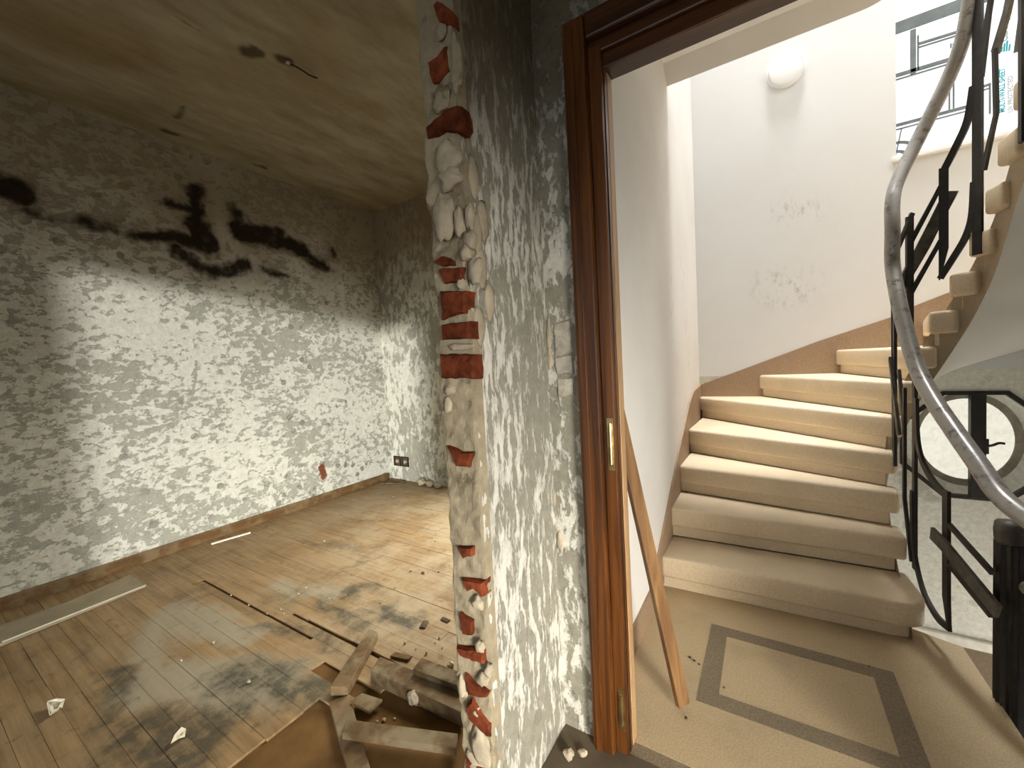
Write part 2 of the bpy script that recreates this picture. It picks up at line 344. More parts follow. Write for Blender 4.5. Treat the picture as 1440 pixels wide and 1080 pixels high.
# broken partition: long part plus its ragged end
DX0, DX1, DZ = -.497, .655, 2.245     # outer edges of the door casing
def rough_grid(mb, P0, U, V, N, w, h, nu, nv, amp, sc, edge=.0):
    P0, U, V, N = map(Vector, (P0, U, V, N)); base = len(mb.v)
    for j in range(nv + 1):
        for i in range(nu + 1):
            u, v = w * i / nu, h * j / nv; p = P0 + U * u + V * v
            d = mnoise.fractal(p * sc, .9, 2.1, 4) * amp
            e = 0
            if i in (0, nu): e = mnoise.noise(p * 24 + Vector((3, 1, 7))) * edge + mnoise.noise(p * 7) * edge * .6; d -= abs(mnoise.noise(p * 15)) * amp
            mb.v.append(tuple(p + N * d + U * e))
    for j in range(nv):
        for i in range(nu):
            A = base + j * (nu + 1) + i; mb.f.append((A, A + 1, A + nu + 2, A + nu + 1))
    return mb
m = MB().box(-.718, SX, SY + .012, YB, -.14, CE)
wc = struct(m.build('wall_partition', MT['stub_side']))
e = MB(); rough_grid(e, (-.719, SY + .002, 0), (1, 0, 0), (0, 0, 1), (0, -1, 0), .107, CE, 16, 300, .010, 11, .006)
n0 = len(e.v)     # skirts back to the wall on both sides
for j in range(300):
    for i, X in ((0, -.7185), (16, SX + .0005)):
        A = Vector(e.v[j * 17 + i]); Bv = Vector(e.v[(j + 1) * 17 + i]); k = len(e.v)
        e.v += [(X, SY + .04, A.z), (X, SY + .04, Bv.z)]; e.f.append((j * 17 + i, (j + 1) * 17 + i, k + 1, k))
setp(e.build('plaster_end', MT['stub_end'], smooth=False), wc)
# exposed bricks in the broken end (outlines measured on the face)
def chunk(name, px, mat, Y, t, parent, jit=.002):
    pts = [at_y(x, y, Y) for x, y in px]; out = []
    n = len(pts); cen = sum(pts, Vector()) / n
    for i in range(n):
        A, Bv = pts[i], pts[(i + 1) % n]; k = max(1, int((Bv - A).length / .014))
        for q in range(k):
            p = A.lerp(Bv, q / k); out.append(p + Vector((random.uniform(-jit, jit), 0, random.uniform(-jit, jit))))
    inner = [cen + (p - cen) * .86 + Vector((0, -t + random.uniform(-.002, .002), 0)) for p in out]
    back = [p + Vector((0, .03, 0)) for p in out]; N = len(out)
    mb = MB(); mb.v = [tuple(p) for p in back + out + inner] + [tuple(cen + Vector((0, -t * 1.05, 0)))]
    for i in range(N):
        j = (i + 1) % N; mb.f += [(i, j, N + j, N + i), (N + i, N + j, 2 * N + j, 2 * N + i), (2 * N + i, 2 * N + j, 3 * N)]
    return setp(link(name, mb.mesh(name), mat), parent)
BR = [[(611, 8), (617, 2), (634, 12), (635, 33), (620, 36), (614, 22)], [(603, 89), (619, 80), (628, 65), (631, 100), (617, 115), (608, 116)],
      [(599, 181), (617, 165), (635, 150), (650, 149), (655, 178), (650, 187), (628, 185), (617, 192), (602, 196)],
      [(612, 368), (624, 359), (639, 367), (640, 373), (624, 375)], [(617, 378), (652, 376), (653, 398), (626, 398)],
      [(619, 410), (658, 409), (656, 440), (622, 449)], [(621, 456), (662, 452), (664, 476), (622, 478)], [(620, 498), (668, 498), (670, 533), (621, 532)],
      [(630, 626), (649, 635), (667, 635), (660, 656), (643, 656)], [(645, 767), (666, 770), (665, 781), (654, 784)], [(651, 812), (680, 819), (680, 838), (671, 826), (657, 831)],
      [(649, 860), (665, 872), (665, 894), (652, 891)], [(643, 908), (682, 914), (681, 932), (662, 926), (648, 919)], [(656, 946), (687, 973), (684, 980), (659, 976)],
      [(656, 989), (665, 982), (684, 1009), (690, 1017), (690, 1036), (680, 1027), (659, 1008)], [(657, 1061), (681, 1080), (681, 1100), (657, 1100)]]
for px in BR: chunk('brick', px, MT['brick'], SY - .004, .008, wc)
def lump(px, wpx, hpx, t, parent, mat, Y=SY - .003, name='plaster_lump'):
    c0 = at_y(px[0], px[1], Y); dep = (RM.transposed() @ (c0 - CAM))[2]; k = dep / F * .5
    bm = bmesh.new(); bmesh.ops.create_icosphere(bm, subdivisions=3, radius=1); sd_ = random.random() * 50
    for v in bm.verts:
        p = v.co.copy(); d = 1 + .45 * mnoise.noise(p * 1.5 + Vector((sd_, 0, 0))) + .15 * mnoise.noise(p * 4 + Vector((0, sd_, 0)))
        v.co = Vector((p.x * wpx * k * d, p.y * t * (.7 + .5 * d), p.z * hpx * k * d)) + c0
    me = bpy.data.meshes.new(name); bm.to_mesh(me); bm.free(); me.shade_smooth()
    return setp(link(name, me, mat), parent)
for px, w_, h_, t in [((628, 222), 44, 44, .016), ((634, 252), 40, 30, .018), ((626, 305), 38, 60, .016), ((646, 312), 16, 40, .010), ((661, 305), 14, 34, .008), ((662, 338), 22, 26, .010), ((656, 356), 20, 20, .012), ((669, 380), 22, 36, .012),
                      ((650, 400), 14, 18, .012), ((648, 488), 40, 9, .006), ((640, 488), 20, 9, .007), ((633, 548), 16, 16, .010), ((630, 570), 14, 22, .005), ((672, 848), 20, 18, .010), ((676, 908), 14, 18, .012), ((650, 965), 14, 34, .010), ((680, 955), 20, 18, .012),
                      ((688, 942), 12, 18, .012), ((672, 1000), 18, 14, .010), ((676, 1050), 34, 60, .010), ((668, 1085), 40, 50, .008), ((620, 140), 30, 40, .006), ((641, 90), 22, 80, .005), ((620, 45), 20, 24, .006)]:
    lump(px, w_, h_, t, wc, MT['white_lump'] if px[1] not in (700, 90, 140, 45) else MT['stub_end'])
# broken edge of the stub where plaster fell off on the hall side
for y, z in [(.84, 1.72), (.87, 1.62), (.85, 1.5), (.88, 1.42), (.83, 1.35), (.84, 1.58)]:
    bm = bmesh.new(); bmesh.ops.create_icosphere(bm, subdivisions=2, radius=1); q = random.random() * 30
    for v in bm.verts:
        d = 1 + .5 * mnoise.noise(v.co * 1.7 + Vector((q, 0, 0))); v.co = Vector((v.co.x * .007, v.co.y * .022 * d, v.co.z * .05 * d)) + Vector((SX + .002, y, z))
    me = bpy.data.meshes.new('plaster_lump'); bm.to_mesh(me); bm.free(); me.shade_smooth(); setp(link('plaster_lump', me, MT['white_lump']), wc)

# door wall: strip beside the casing, over the door, right of the door
m = MB().box(SX, DX0 + .01, YD, YD2, -.14, CE).box(DX0 + .01, DX1 - .01, YD, YD2, DZ - .01, CE).box(DX1 - .01, XR, YD, YD2, -.14, CE)
wd = struct(m.build('wall_door', MT['door_wall']))
for px in [[(779, 455), (803, 448), (806, 494), (781, 500)], [(780, 503), (806, 498), (808, 526), (783, 527)], [(783, 532), (808, 530), (809, 556), (786, 560)]]:
    chunk('wall_block', px, MT['pale_block'], YD - .0005, .006, wd, .0015)
for (px, w_, h_) in [((772, 470), 8, 40), ((773, 505), 8, 30), ((788, 760), 8, 30), ((779, 700), 7, 26), ((822, 1050), 18, 10)]:
    lump(px, w_, h_, .006, wd, MT['white_lump'], Y=YD, name='plaster_flake')

# ---------------------------------------------------------------- baseboard and floor boards
bb = struct(MB().prism([(XL, .0, 0), (XL + .022, 0, 0), (XL + .022, 0, .062), (XL + .012, 0, .075), (XL, 0, .075)], (0, YB - .04, 0)).build('baseboard_left', MT['skirting']))
struct(MB().prism([(XL, -2.2, 0), (XL + .022, -2.2, 0), (XL + .022, -2.2, .062), (XL + .012, -2.2, .075), (XL, -2.2, .075)], (0, 2.195, 0)).build('baseboard_left_rear', MT['skirting']))
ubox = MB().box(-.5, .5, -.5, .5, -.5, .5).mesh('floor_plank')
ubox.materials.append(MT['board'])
RW = .0665; rows = int((YB - .18) / RW); first = 1.047 - RW * 13
def plank(x0, x1, y0, y1, top, tilt=0):
    o = bpy.data.objects.new('floor_plank', ubox); COL.objects.link(o); o.parent = fl
    g = .0012; o.location = ((x0 + x1) / 2, (y0 + y1) / 2, top - .005); o.scale = (x1 - x0 - g, y1 - y0 - g, .010); o.rotation_euler = (random.uniform(-.006, .006), tilt, 0)
rng = random.Random(21)
for r in range(0, 45):
    y0 = first + r * RW; y1 = min(y0 + RW, YB)
    if y0 > YB - .02: break
    x = XL + .02 - rng.uniform(0, .5); xs = [XL + .003]
    step_l = [.78, .56, .66, .9][r % 4]
    while True:
        x += step_l * rng.uniform(.95, 1.05)
        if x > -.93: break
        if x > XL + .15: xs.append(x)
    xs.append(-.722)
    if r == 12: xs = [XL + .003, -3.03, -2.25, -1.85, -1.3, -.722]
    if r == 11: xs = [XL + .003, -3.2, -2.42, -1.66, -1.42, -.722]
    if r == 13: xs = [XL + .003, -3.3, -2.13, -1.85, -1.3, -.722]
    for i in range(len(xs) - 1):
        x0, x1 = xs[i], xs[i + 1]; top = rng.uniform(-.0012, .0012); yy0, yy1 = y0, y1
        if r == 12 and i in (1, 2): top = -.007 if i == 1 else -.004; yy1 -= .014
        if r == 11 and i == 3: continue
        if r == 13 and i in (2, 3): yy1 -= .014
        if r == 14 and x1 > -2.0: yy0 += .006
        # boards lifted out around the rubble pit
        if y1 < .90 and x1 > -1.5:
            lim = -1.49
            if x0 > lim - .05: continue
            x1 = lim + rng.uniform(-.006, .006)
        elif .90 <= y1 < 1.12 and x0 > -1.5: continue
        elif .90 <= y1 < 1.12 and x1 > -1.3: x1 = -1.36 + rng.uniform(-.03, .03)
        elif y1 < .45 and x1 > -1.5: x1 = -1.55
        plank(x0, x1, yy0, yy1, top)
y0 = first
while y0 > YR:        # floor towards the camera
    y1 = y0; y0 -= RW * 4
    if y0 < -.7: break
    for k in range(4):
        xa = XL + .003; off = rng.uniform(.3, .9)
        for xb in (XL + off, XL + off + .8, -1.62 + rng.uniform(-.04, .04)):
            plank(xa, xb, y1 - RW * (k + 1), y1 - RW * k, rng.uniform(-.001, .001)); xa = xb

# ---------------------------------------------------------------- door frame
df = empty('door_1', (DX0, YD, 0)); struct(df); df['label'] = 'varnished brown wooden door frame without its door, opening onto the staircase'
def dpart(mb, name, mat, parent=df, **k): return setp(mb.build(name, mat, **k), parent)
OX0, OX1, OZ = -.385, .51, 2.098
J = dpart(MB().box(DX0, -.428, YD - .034, YD + .02, -.0005, DZ), 'casing', MT['varnish'], bevel=.006)
dpart(MB().box(DX0 + .012, -.462, YD - .040, YD - .033, 0, DZ - .02), 'casing_moulding', MT['varnish'], parent=J, bevel=.003)
jm = dpart(MB().box(-.428, -.389, YD - .012, YD + .03, 0, OZ + .06), 'jamb', MT['varnish'], bevel=.004)
dpart(MB().box(-.389, OX0 - .001, YD + .006, YD + .026, 0, OZ + .02), 'door_stop', MT['varnish'], bevel=.003)
dpart(MB().box(-.40, OX0, YD + .031, YD2 + .004, 0, OZ + .02), 'jamb_lining', MT['jamb_pale'], bevel=.003)
dpart(MB().box(-.49, -.401, YD + .031, YD2 + .003, 0, OZ + .02), 'jamb_back', MT['varnish'])
dpart(MB().box(DX1 - .072, DX1, YD - .034, YD + .02, 0, DZ), 'casing', MT['varnish'], bevel=.006)
dpart(MB().box(OX1, DX1 - .072, YD - .012, YD2, 0, OZ + .06), 'jamb', MT['varnish'], bevel=.004)
dpart(MB().box(-.428, DX1 - .072, YD - .034, YD + .02, DZ - .072, DZ), 'head_casing', MT['varnish_h'], bevel=.006)
dpart(MB().box(-.428, DX1 - .072, YD - .010, YD + .03, OZ + .04, DZ - .072), 'head_jamb', MT['varnish_h'], bevel=.004)
dpart(MB().box(-.389, OX1, YD + .006, YD2 + .004, OZ, OZ + .06), 'head_lining', MT['varnish_h'], bevel=.003)
for z0, z1 in ((.93, 1.055), (.10, .20)):      # what is left of the hinges
    hx, hy = -.404, YD - .018
    hp = MB(); ring = tube_frames([Vector((hx, hy, z0)), Vector((hx, hy, z1))])
    hp.sweep([Vector((hx, hy, z0)), Vector((hx, hy, z1))], [(Vector((1, 0, 0)), Vector((0, 1, 0)))] * 2, circ(.0055, 10))
    hp.box(hx - .011, hx + .009, hy + .004, hy + .0075, z0 - .02, z1 + .015)
    hi = setp(hp.build('hinge', MT['brass']), jm); hi['label'] = 'brass hinge remnant'
MB_ = MB().box(-.45, OX1 + .1, YD + .0005, YD + .047, -.14, -.001); struct(MB_.build('trim_threshold', MT['band']))

# ---------------------------------------------------------------- stairwell shell
SLX, SYF, SRX = -.504, 3.91, 1.904
LZ = 3.04
struct(MB().box(SX + .002, SLX, YD2, SYF + .2, -3.2, 9.1).build('wall_stair_left', MT['stair_left']))
struct(poly_holes(MB(), (SRX, YD2, -3.2), (0, 1, 0), (0, 0, 1), (1, 0, 0), SYF + .2 - YD2, 12.3, [(2.2 - YD2, 3.3 - YD2, 6.55, 7.75), (2.3 - YD2, 3.5 - YD2, 1.25, 2.55)], .12).build('wall_stair_right', MT['slab']))
struct(MB().box(SX, SRX + .12, YD, YD2, CE, 9.1).build('wall_stair_front', MT['slab']))
struct(MB().box(SX, SRX + .12, YD, SYF + .2, 9.1, 9.2).build('ceiling_stair', MT['slab']))
struct(MB().box(SX, SRX + .12, YD, SYF + .2, -3.3, -3.2).build('floor_stair_lower', MT['landing']))
struct(MB().box(DX1, SRX, YD2 - .12, YD2 + .0, -3.2, -.0).build('wall_stair_front_lower', MT['slab']))
# back wall with the tall window and the octagonal oculus; plaster is peeled in the lower stretch
WX0, WX1, WZ0, WZ1 = .79, 1.75, 2.535, 5.1
OC = Vector((1.167, SYF, .54)); OH = .357
m = MB(); poly_holes(m, (SLX, SYF, 1.05), (1, 0, 0), (0, 0, 1), (0, 1, 0), SRX - SLX, 8.05, [(WX0 - SLX, WX1 - SLX, WZ0 - 1.05, WZ1 - 1.05)], .22)
wsb = struct(m.build('wall_stair_back', MT['stair_back']))
m = MB(); hs = OH + .03
poly_holes(m, (SLX, SYF, -3.2), (1, 0, 0), (0, 0, 1), (0, 1, 0), SRX - SLX, 4.25, [(OC.x - hs - SLX, OC.x + hs - SLX, OC.z - hs + 3.2, OC.z + hs + 3.2)], .22)
octo = [(OH * sx_, OH * sz_) for sx_, sz_ in ((1, -.414), (1, .414), (.414, 1), (-.414, 1), (-1, .414), (-1, -.414), (-.414, -1), (.414, -1))]
def dense(poly, n):
    out = []
    for i in range(len(poly)):
        A, Bv = poly[i], poly[(i + 1) % len(poly)]
        out += [(A[0] + (Bv[0] - A[0]) * k / n, A[1] + (Bv[1] - A[1]) * k / n) for k in range(n)]
    return out
od = dense(octo, 6)
def tosq(p):
    k = hs / max(abs(p[0]), abs(p[1])); return (p[0] * k, p[1] * k)
EX, EZ, EY = .235, .285, .12
ring0 = [Vector((OC.x + p[0], SYF, OC.z + p[1])) for p in map(tosq, od)]
ring1 = [Vector((OC.x + p[0], SYF, OC.z + p[1])) for p in od]
def onell(p, s=1.0): 
    a_ = math.atan2(p[1] / EZ, p[0] / EX); return Vector((OC.x - .005 + EX * s * math.cos(a_), SYF + EY, OC.z + .02 + EZ * s * math.sin(a_)))
ring2 = [onell(p, 1.14) for p in od]
n0 = len(m.v); N = len(od); m.v += [tuple(p) for p in ring0 + ring1 + ring2]
for r in range(2):
    for i in range(N): j = (i + 1) % N; m.f.append((n0 + r * N + i, n0 + r * N + j, n0 + (r + 1) * N + j, n0 + (r + 1) * N + i))
struct(m.build('wall_stair_back_lower', MT['stair_low']))

# stair window: frame, sheet, grille, print
w2 = empty('window_2', (WX0, SYF, WZ0)); struct(w2); w2['label'] = 'tall stair window closed with a printed translucent sheet'
WY = SYF + .11
wsheet = setp(MB().box(WX0, WX1, WY + .03, WY + .04, WZ0, 3.72).build('sheet', MT['sheet']), w2)
setp(MB().box(WX0, WX1, WY + .03, WY + .04, 3.76, WZ1).build('upper_pane', MT['day_glass']), w2)
setp(MB().box(WX0, WX1, WY + .0, WY + .05, 3.715, 3.765).build('transom', MT['white_edge'], bevel=.004), w2)
setp(MB().box(WX0 - .02, WX1 + .02, SYF - .03, SYF + .03, WZ0 - .03, WZ0 + .002).build('window_sill', MT['slab'], bevel=.008), w2)
def wbar(p, q, t, Y=WY, d=.012):
    A, Bv = at_y(*p, Y), at_y(*q, Y); ax = (Bv - A).normalized(); n = Vector((0, 1, 0)); b_ = ax.cross(n)
    return setp(MB().sweep([A, Bv], [(b_, n)] * 2, [(-t / 2, -d / 2), (t / 2, -d / 2), (t / 2, d / 2), (-t / 2, d / 2)]).build('grille_bar', MT['grille']), w2)
for p, q, t in [((1255, 42), (1420, -18), .075), ((1284, 42), (1284, 105), .027), ((1291, 50), (1291, 99), .007), ((1291, 62), (1362, 40), .014), ((1291, 67), (1362, 45), .006), ((1255, 108), (1341, 82), .022),
                ((1255, 114), (1341, 88), .006), ((1335, 90), (1335, 155), .006), ((1341, 84), (1341, 152), .006), ((1255, 178), (1364, 149), .018), ((1255, 184), (1364, 155), .006), ((1382, 122), (1393, 118), .012),
                ((1382, 127), (1392, 124), .006), ((1392, 120), (1392, 160), .006), ((1255, 240), (1268, 180), .005)]: wbar(p, q, t)
def arc_bar(px, t):
    P_ = catmull([at_y(x, y, WY) for x, y in px], 6); fr = []
    for i in range(len(P_)):
        tt = (P_[min(i + 1, len(P_) - 1)] - P_[max(i - 1, 0)]).normalized(); fr.append((tt.cross(Vector((0, 1, 0))), Vector((0, 1, 0))))
    setp(MB().sweep(P_, fr, [(-t / 2, -.006), (t / 2, -.006), (t / 2, .006), (-t / 2, .006)]).build('grille_scroll', MT['grille']), w2)
arc_bar([(1255, 202), (1270, 200), (1283, 203), (1292, 212)], .016); arc_bar([(1255, 215), (1267, 213), (1278, 219)], .016)
def text(name, s_, mat, px_a, px_b, size, parent):
    A, Bv = at_y(*px_a, WY + .026), at_y(*px_b, WY + .026)
    cu = bpy.data.curves.new(name, 'FONT'); cu.body = s_; cu.size = 1; cu.offset = .03
    to = bpy.data.objects.new(name, cu); COL.objects.link(to)
    bpy.context.view_layer.update()
    me = bpy.data.meshes.new_from_object(to.evaluated_get(bpy.context.evaluated_depsgraph_get())); bpy.data.objects.remove(to)
    xs_ = [v.co.x for v in me.vertices]; w_ = max(xs_) - min(xs_); x0 = min(xs_); L = (Bv - A).length; ax = (Bv - A).normalized(); up = ax.cross(Vector((0, -1, 0))) * -1
    for v in me.vertices:
        v.co = A + ax * ((v.co.x - x0) / w_ * L) + up * (v.co.y * size)
    me.materials.clear(); return setp(link(name, me, mat), parent)
text('lettering', 'MULTI-WALL SHEET', MT['teal_ink'], (1413, 157), (1413, 95), .036, wsheet)
text('lettering', 'UV PROTECTED', MT['grey_ink'], (1424, 157), (1424, 106), .030, wsheet)
text('lettering', 'Carbop', MT['grey_ink'], (1417, 57), (1417, 24), .055, wsheet)
lg = MB()                                                       # teal leaf-like mark
for k in range(4):
    A = at_y(1407 + k * 3.6, 74 - k * .6, WY + .026); hh = (.035, .055, .07, .045)[k]; lg.prism([A, A + Vector((.008, 0, .003)), A + Vector((.011, 0, hh)), A + Vector((.003, 0, hh - .004))], (0, .001, 0))
setp(lg.build('printed_mark', MT['teal_ink']), wsheet)
rc = MB(); tri = [at_y(1338, 64, WY + .02), at_y(1352, 66, WY + .02), at_y(1351, 56, WY + .02)]
for i in range(3):
    A, Bv = tri[i], tri[(i + 1) % 3]; d_ = (Bv - A); A, Bv = A + d_ * .12, Bv - d_ * .12; nrm = d_.normalized().cross(Vector((0, 1, 0))) * .006
    rc.prism([A - nrm, Bv - nrm, Bv + nrm, A + nrm], (0, .001, 0))
A = at_y(1336, 68, WY + .02); rc.prism([A, A + Vector((.008, 0, 0)), A + Vector((.008, 0, .03)), A + Vector((0, 0, .03))], (0, .001, 0))
setp(rc.build('recycling_mark', MT['blue_ink']), wsheet)

# oculus: steel octagon frame, grey ring, textured pane, centre bar with lever
w3 = empty('window_3', (OC.x, SYF, OC.z)); struct(w3); w3['label'] = 'oval textured-glass window in an octagonal black frame under the upper stair'
ro = MB(); n0 = 0; outer = [Vector((OC.x + p[0] * 1.03, SYF - .012, OC.z + p[1] * 1.03)) for p in octo]; inner = [Vector((OC.x + p[0] * .955, SYF - .012, OC.z + p[1] * .955)) for p in octo]
ro.v = [tuple(p) for p in outer + inner] + [tuple(p + Vector((0, .03, 0))) for p in outer + inner]
for i in range(8):
    j = (i + 1) % 8; ro.f += [(i, j, 8 + j, 8 + i), (16 + i, 16 + j, 24 + j, 24 + i), (i, j, 16 + j, 16 + i), (8 + i, 8 + j, 24 + j, 24 + i)]
setp(ro.build('octagon_frame', MT['iron']), w3)
rg = MB(); ra, rb = [onell(p, 1.15) for p in od], [onell(p, 1.0) for p in od]
rg.v = [tuple(p + Vector((0, -.012, 0))) for p in ra] + [tuple(p) for p in rb] + [tuple(p + Vector((0, .03, 0))) for p in rb]
for i in range(N): j = (i + 1) % N; rg.f += [(i, j, N + j, N + i), (N + i, N + j, 2 * N + j, 2 * N + i)]
setp(rg.build('oval_ring', plain('grey_oval_ring', (.34, .31, .25), .7, .2, .25, 14, .2), smooth=True), w3)
pn = MB().prism([onell(p, 1.01) + Vector((0, .02, 0)) for p in od], (0, .006, 0)); setp(pn.build('pane', MT['oculus']), w3)
cbar = setp(MB().box(OC.x - .02, OC.x + .052, SYF - .02, SYF + .03, OC.z - OH * 1.0, OC.z + OH * 1.0).build('centre_bar', MT['iron'], bevel=.004), w3)
P_ = catmull([Vector((OC.x + .05, SYF - .01, OC.z + .0)), Vector((OC.x + .075, SYF - .03, OC.z + .012)), Vector((OC.x + .10, SYF - .04, OC.z + .03)), Vector((OC.x + .125, SYF - .04, OC.z + .028))], 5)
setp(MB().sweep(P_, tube_frames(P_), circ(.008, 8)).box(OC.x + .045, OC.x + .062, SYF - .022, SYF, OC.z - .05, OC.z + .05).build('lever', MT['iron']), cbar)
# hidden windows that light the rooms
w1 = empty('window_1', (-2.45, YB, .04)); struct(w1); w1['label'] = 'white framed glazed door in the back wall of the empty room'
X0, X1, Z0, Z1 = -2.45, -1.05, .04, 2.2
setp(MB().box(X0, X1, YB + .22, YB + .23, Z0, Z1).build('pane', MT['day_glass']), w1)
for (x0, x1, z0, z1) in ((X0, X0 + .06, Z0, Z1), (X1 - .06, X1, Z0, Z1), (X0, X1, Z1 - .06, Z1), (X0, X1, Z0, Z0 + .06), (-1.78, -1.72, Z0, Z1)):
    setp(MB().box(x0, x1, YB + .16, YB + .21, z0, z1).build('window_frame', MT['white_edge'], bevel=.004), w1)

w4 = empty('window_4', (XR, -1.45, .16)); struct(w4); w4['label'] = 'low window in the hall wall'
setp(MB().box(XR + .10, XR + .11, -1.45, -.05, .16, 1.36).build('pane', MT['day_glass']), w4)
for (y0, y1, z0, z1) in ((-1.45, -1.40, .16, 1.36), (-.10, -.05, .16, 1.36), (-1.45, -.05, 1.31, 1.36), (-1.45, -.05, .16, .21)):
    setp(MB().box(XR + .04, XR + .09, y0, y1, z0, z1).build('window_frame', MT['white_edge'], bevel=.004), w4)
w5 = empty('window_5', (-1.47, YR, .28)); struct(w5); w5['label'] = 'wide open window behind the viewer'
for (x0, x1, z0, z1) in ((-1.40, -1.38, .28, 2.40), (1.23, 1.25, .28, 2.40), (-1.40, 1.25, .28, .30), (-1.40, 1.25, 2.38, 2.40)):
    setp(MB().box(x0, x1, YR - .14, YR - .08, z0, z1).build('window_frame', MT['white_edge'], bevel=.003), w5)
for nm, y0_, y1_, z0_, z1_, lab in (('added_window_6', 2.2, 3.3, 3.35, 4.55, 'added unseen upper side window of the stairwell'), ('added_window_7', 2.3, 3.5, -1.95, -.65, 'added unseen lower side window of the stairwell')):  # both side windows are added and unseen, they go with the added lights
    w6 = empty(nm, (SRX, y0_, z0_)); struct(w6); w6['label'] = lab
    setp(MB().box(SRX + .07, SRX + .08, y0_, y1_, z0_, z1_).build('pane', MT['day_glass']), w6)
    for (a0, a1, b0, b1) in ((y0_, y0_ + .05, z0_, z1_), (y1_ - .05, y1_, z0_, z1_), (y0_, y1_, z0_, z0_ + .05), (y0_, y1_, z1_ - .05, z1_)):
        setp(MB().box(SRX + .02, SRX + .06, a0, a1, b0, b1).build('window_frame', MT['white_edge'], bevel=.004), w6)
# landing, upper landing slab
ld = MB(); LX1 = .657
ld.prism([(SX + .11, YD + .048, -.14), (LX1, YD + .048, -.14), (LX1, 2.298, -.14), (.60, 2.32, -.14), (.51, 2.36, -.14), (SX + .11, 2.36, -.14)], (0, 0, .14))
lf = struct(ld.build('floor_landing', MT['landing']))
x0, x1, y0, y1, bw = -.238, .388, 1.512, 2.0, .068
def bpiece(x0, x1, y0, y1): return setp(MB().box(x0, x1, y0, y1, -.01, .0012).build('terrazzo_band', MT['band']), lf)
bpiece(x0, x1, y1 - bw * .95, y1); bpiece(x0, x1, y0, y0 + bw); bpiece(x0, x0 + bw, y0 + bw, y1 - bw * .95); bpiece(x1 - bw, x1, y0 + bw, y1 - bw * .95)
m = MB(); R_ = .16; XE = .60; YE = 2.83
pts = [(SLX, YD2, LZ), (XE, YD2, LZ)] + [(XE - R_ + R_ * math.cos(t), YE - R_ + R_ * math.sin(t), LZ) for t in [i * math.pi / 16 for i in range(9)]] + [(SLX, YE, LZ)]
m.prism(pts, (0, 0, .13)); 
up = [Vector(p) for p in pts[1:]]; 
# down-stand along the free edge
off = [(XE - .10, YD2)] + [(XE - R_ + (R_ - .10) * math.cos(t), YE - R_ + (R_ - .10) * math.sin(t)) for t in [i * math.pi / 16 for i in range(9)]] + [(SLX, YE - .10)]
ins = [Vector((p[0], p[1], LZ - .03)) for p in off]; outp = [Vector((p.x, p.y, LZ - .085)) for p in up]
n0 = len(m.v); k = len(up); m.v += [tuple(p) for p in outp] + [tuple(Vector((p.x, p.y, LZ + .001))) for p in ins] + [tuple(p + Vector((0, 0, .001))) for p in up]
for i in range(k - 1): m.f += [(n0 + i, n0 + i + 1, n0 + k + i + 1, n0 + k + i), (n0 + i, n0 + i + 1, n0 + 2 * k + i + 1, n0 + 2 * k + i)]
struct(m.build('ceiling_landing', MT['slab'], autosmooth=.6))

# ---------------------------------------------------------------- staircase
R = .175
def well(a_, r=.175): return (.70 + r * math.cos(math.radians(a_)), 2.72 + r * math.sin(math.radians(a_)))
I = {1: (.52, 2.256), 2: (.525, 2.50), 3: (.525, 2.63), 4: (.525, 2.71), 5: well(158), 6: well(136), 7: well(112), 8: well(90), 9: well(66), 10: well(42), 11: well(18), 12: (.875, 2.68), 13: (.878, 2.56), 14: (.88, 2.38), 15: (.88, 2.16), 16: (.88, 1.91), 17: (.88, 1.65), 18: (.88, 1.45)}
O = {1: (SLX, 2.20), 2: (SLX, 2.473), 3: (SLX, 2.795), 4: (SLX, 3.195), 5: (SLX, 3.82), 6: (-.056, SYF), 7: (.443, SYF), 8: (.92, SYF), 9: (1.40, SYF), 10: (1.86, SYF), 11: (SRX, 3.42), 12: (SRX, 2.98), 13: (SRX, 2.68), 14: (SRX, 2.42), 15: (SRX, 2.17), 16: (SRX, 1.91), 17: (SRX, 1.65), 18: (SRX, 1.45)}
st = empty('staircase', (.1, 2.3, 0)); tag(st, 'cream stone winding staircase rising from the landing around a narrow well', 'staircase')
def corner(k):
    if k == 5: return [(SLX, SYF)]
    if k == 10: return [(SRX, SYF)]
    return []
def inset(p, q, d):    # direction from line p->q pointing up the stair (left normal)
    v = Vector((q[0] - p[0], q[1] - p[1])).normalized(); return Vector((-v.y, v.x)) * d
WC = Vector((.70, 2.72))
def toward_well(p, d):
    p = Vector(p)
    if p.y <= 2.72: return p + Vector((d if p.x < .7 else -d, 0))
    return p + (WC - p).normalized() * d
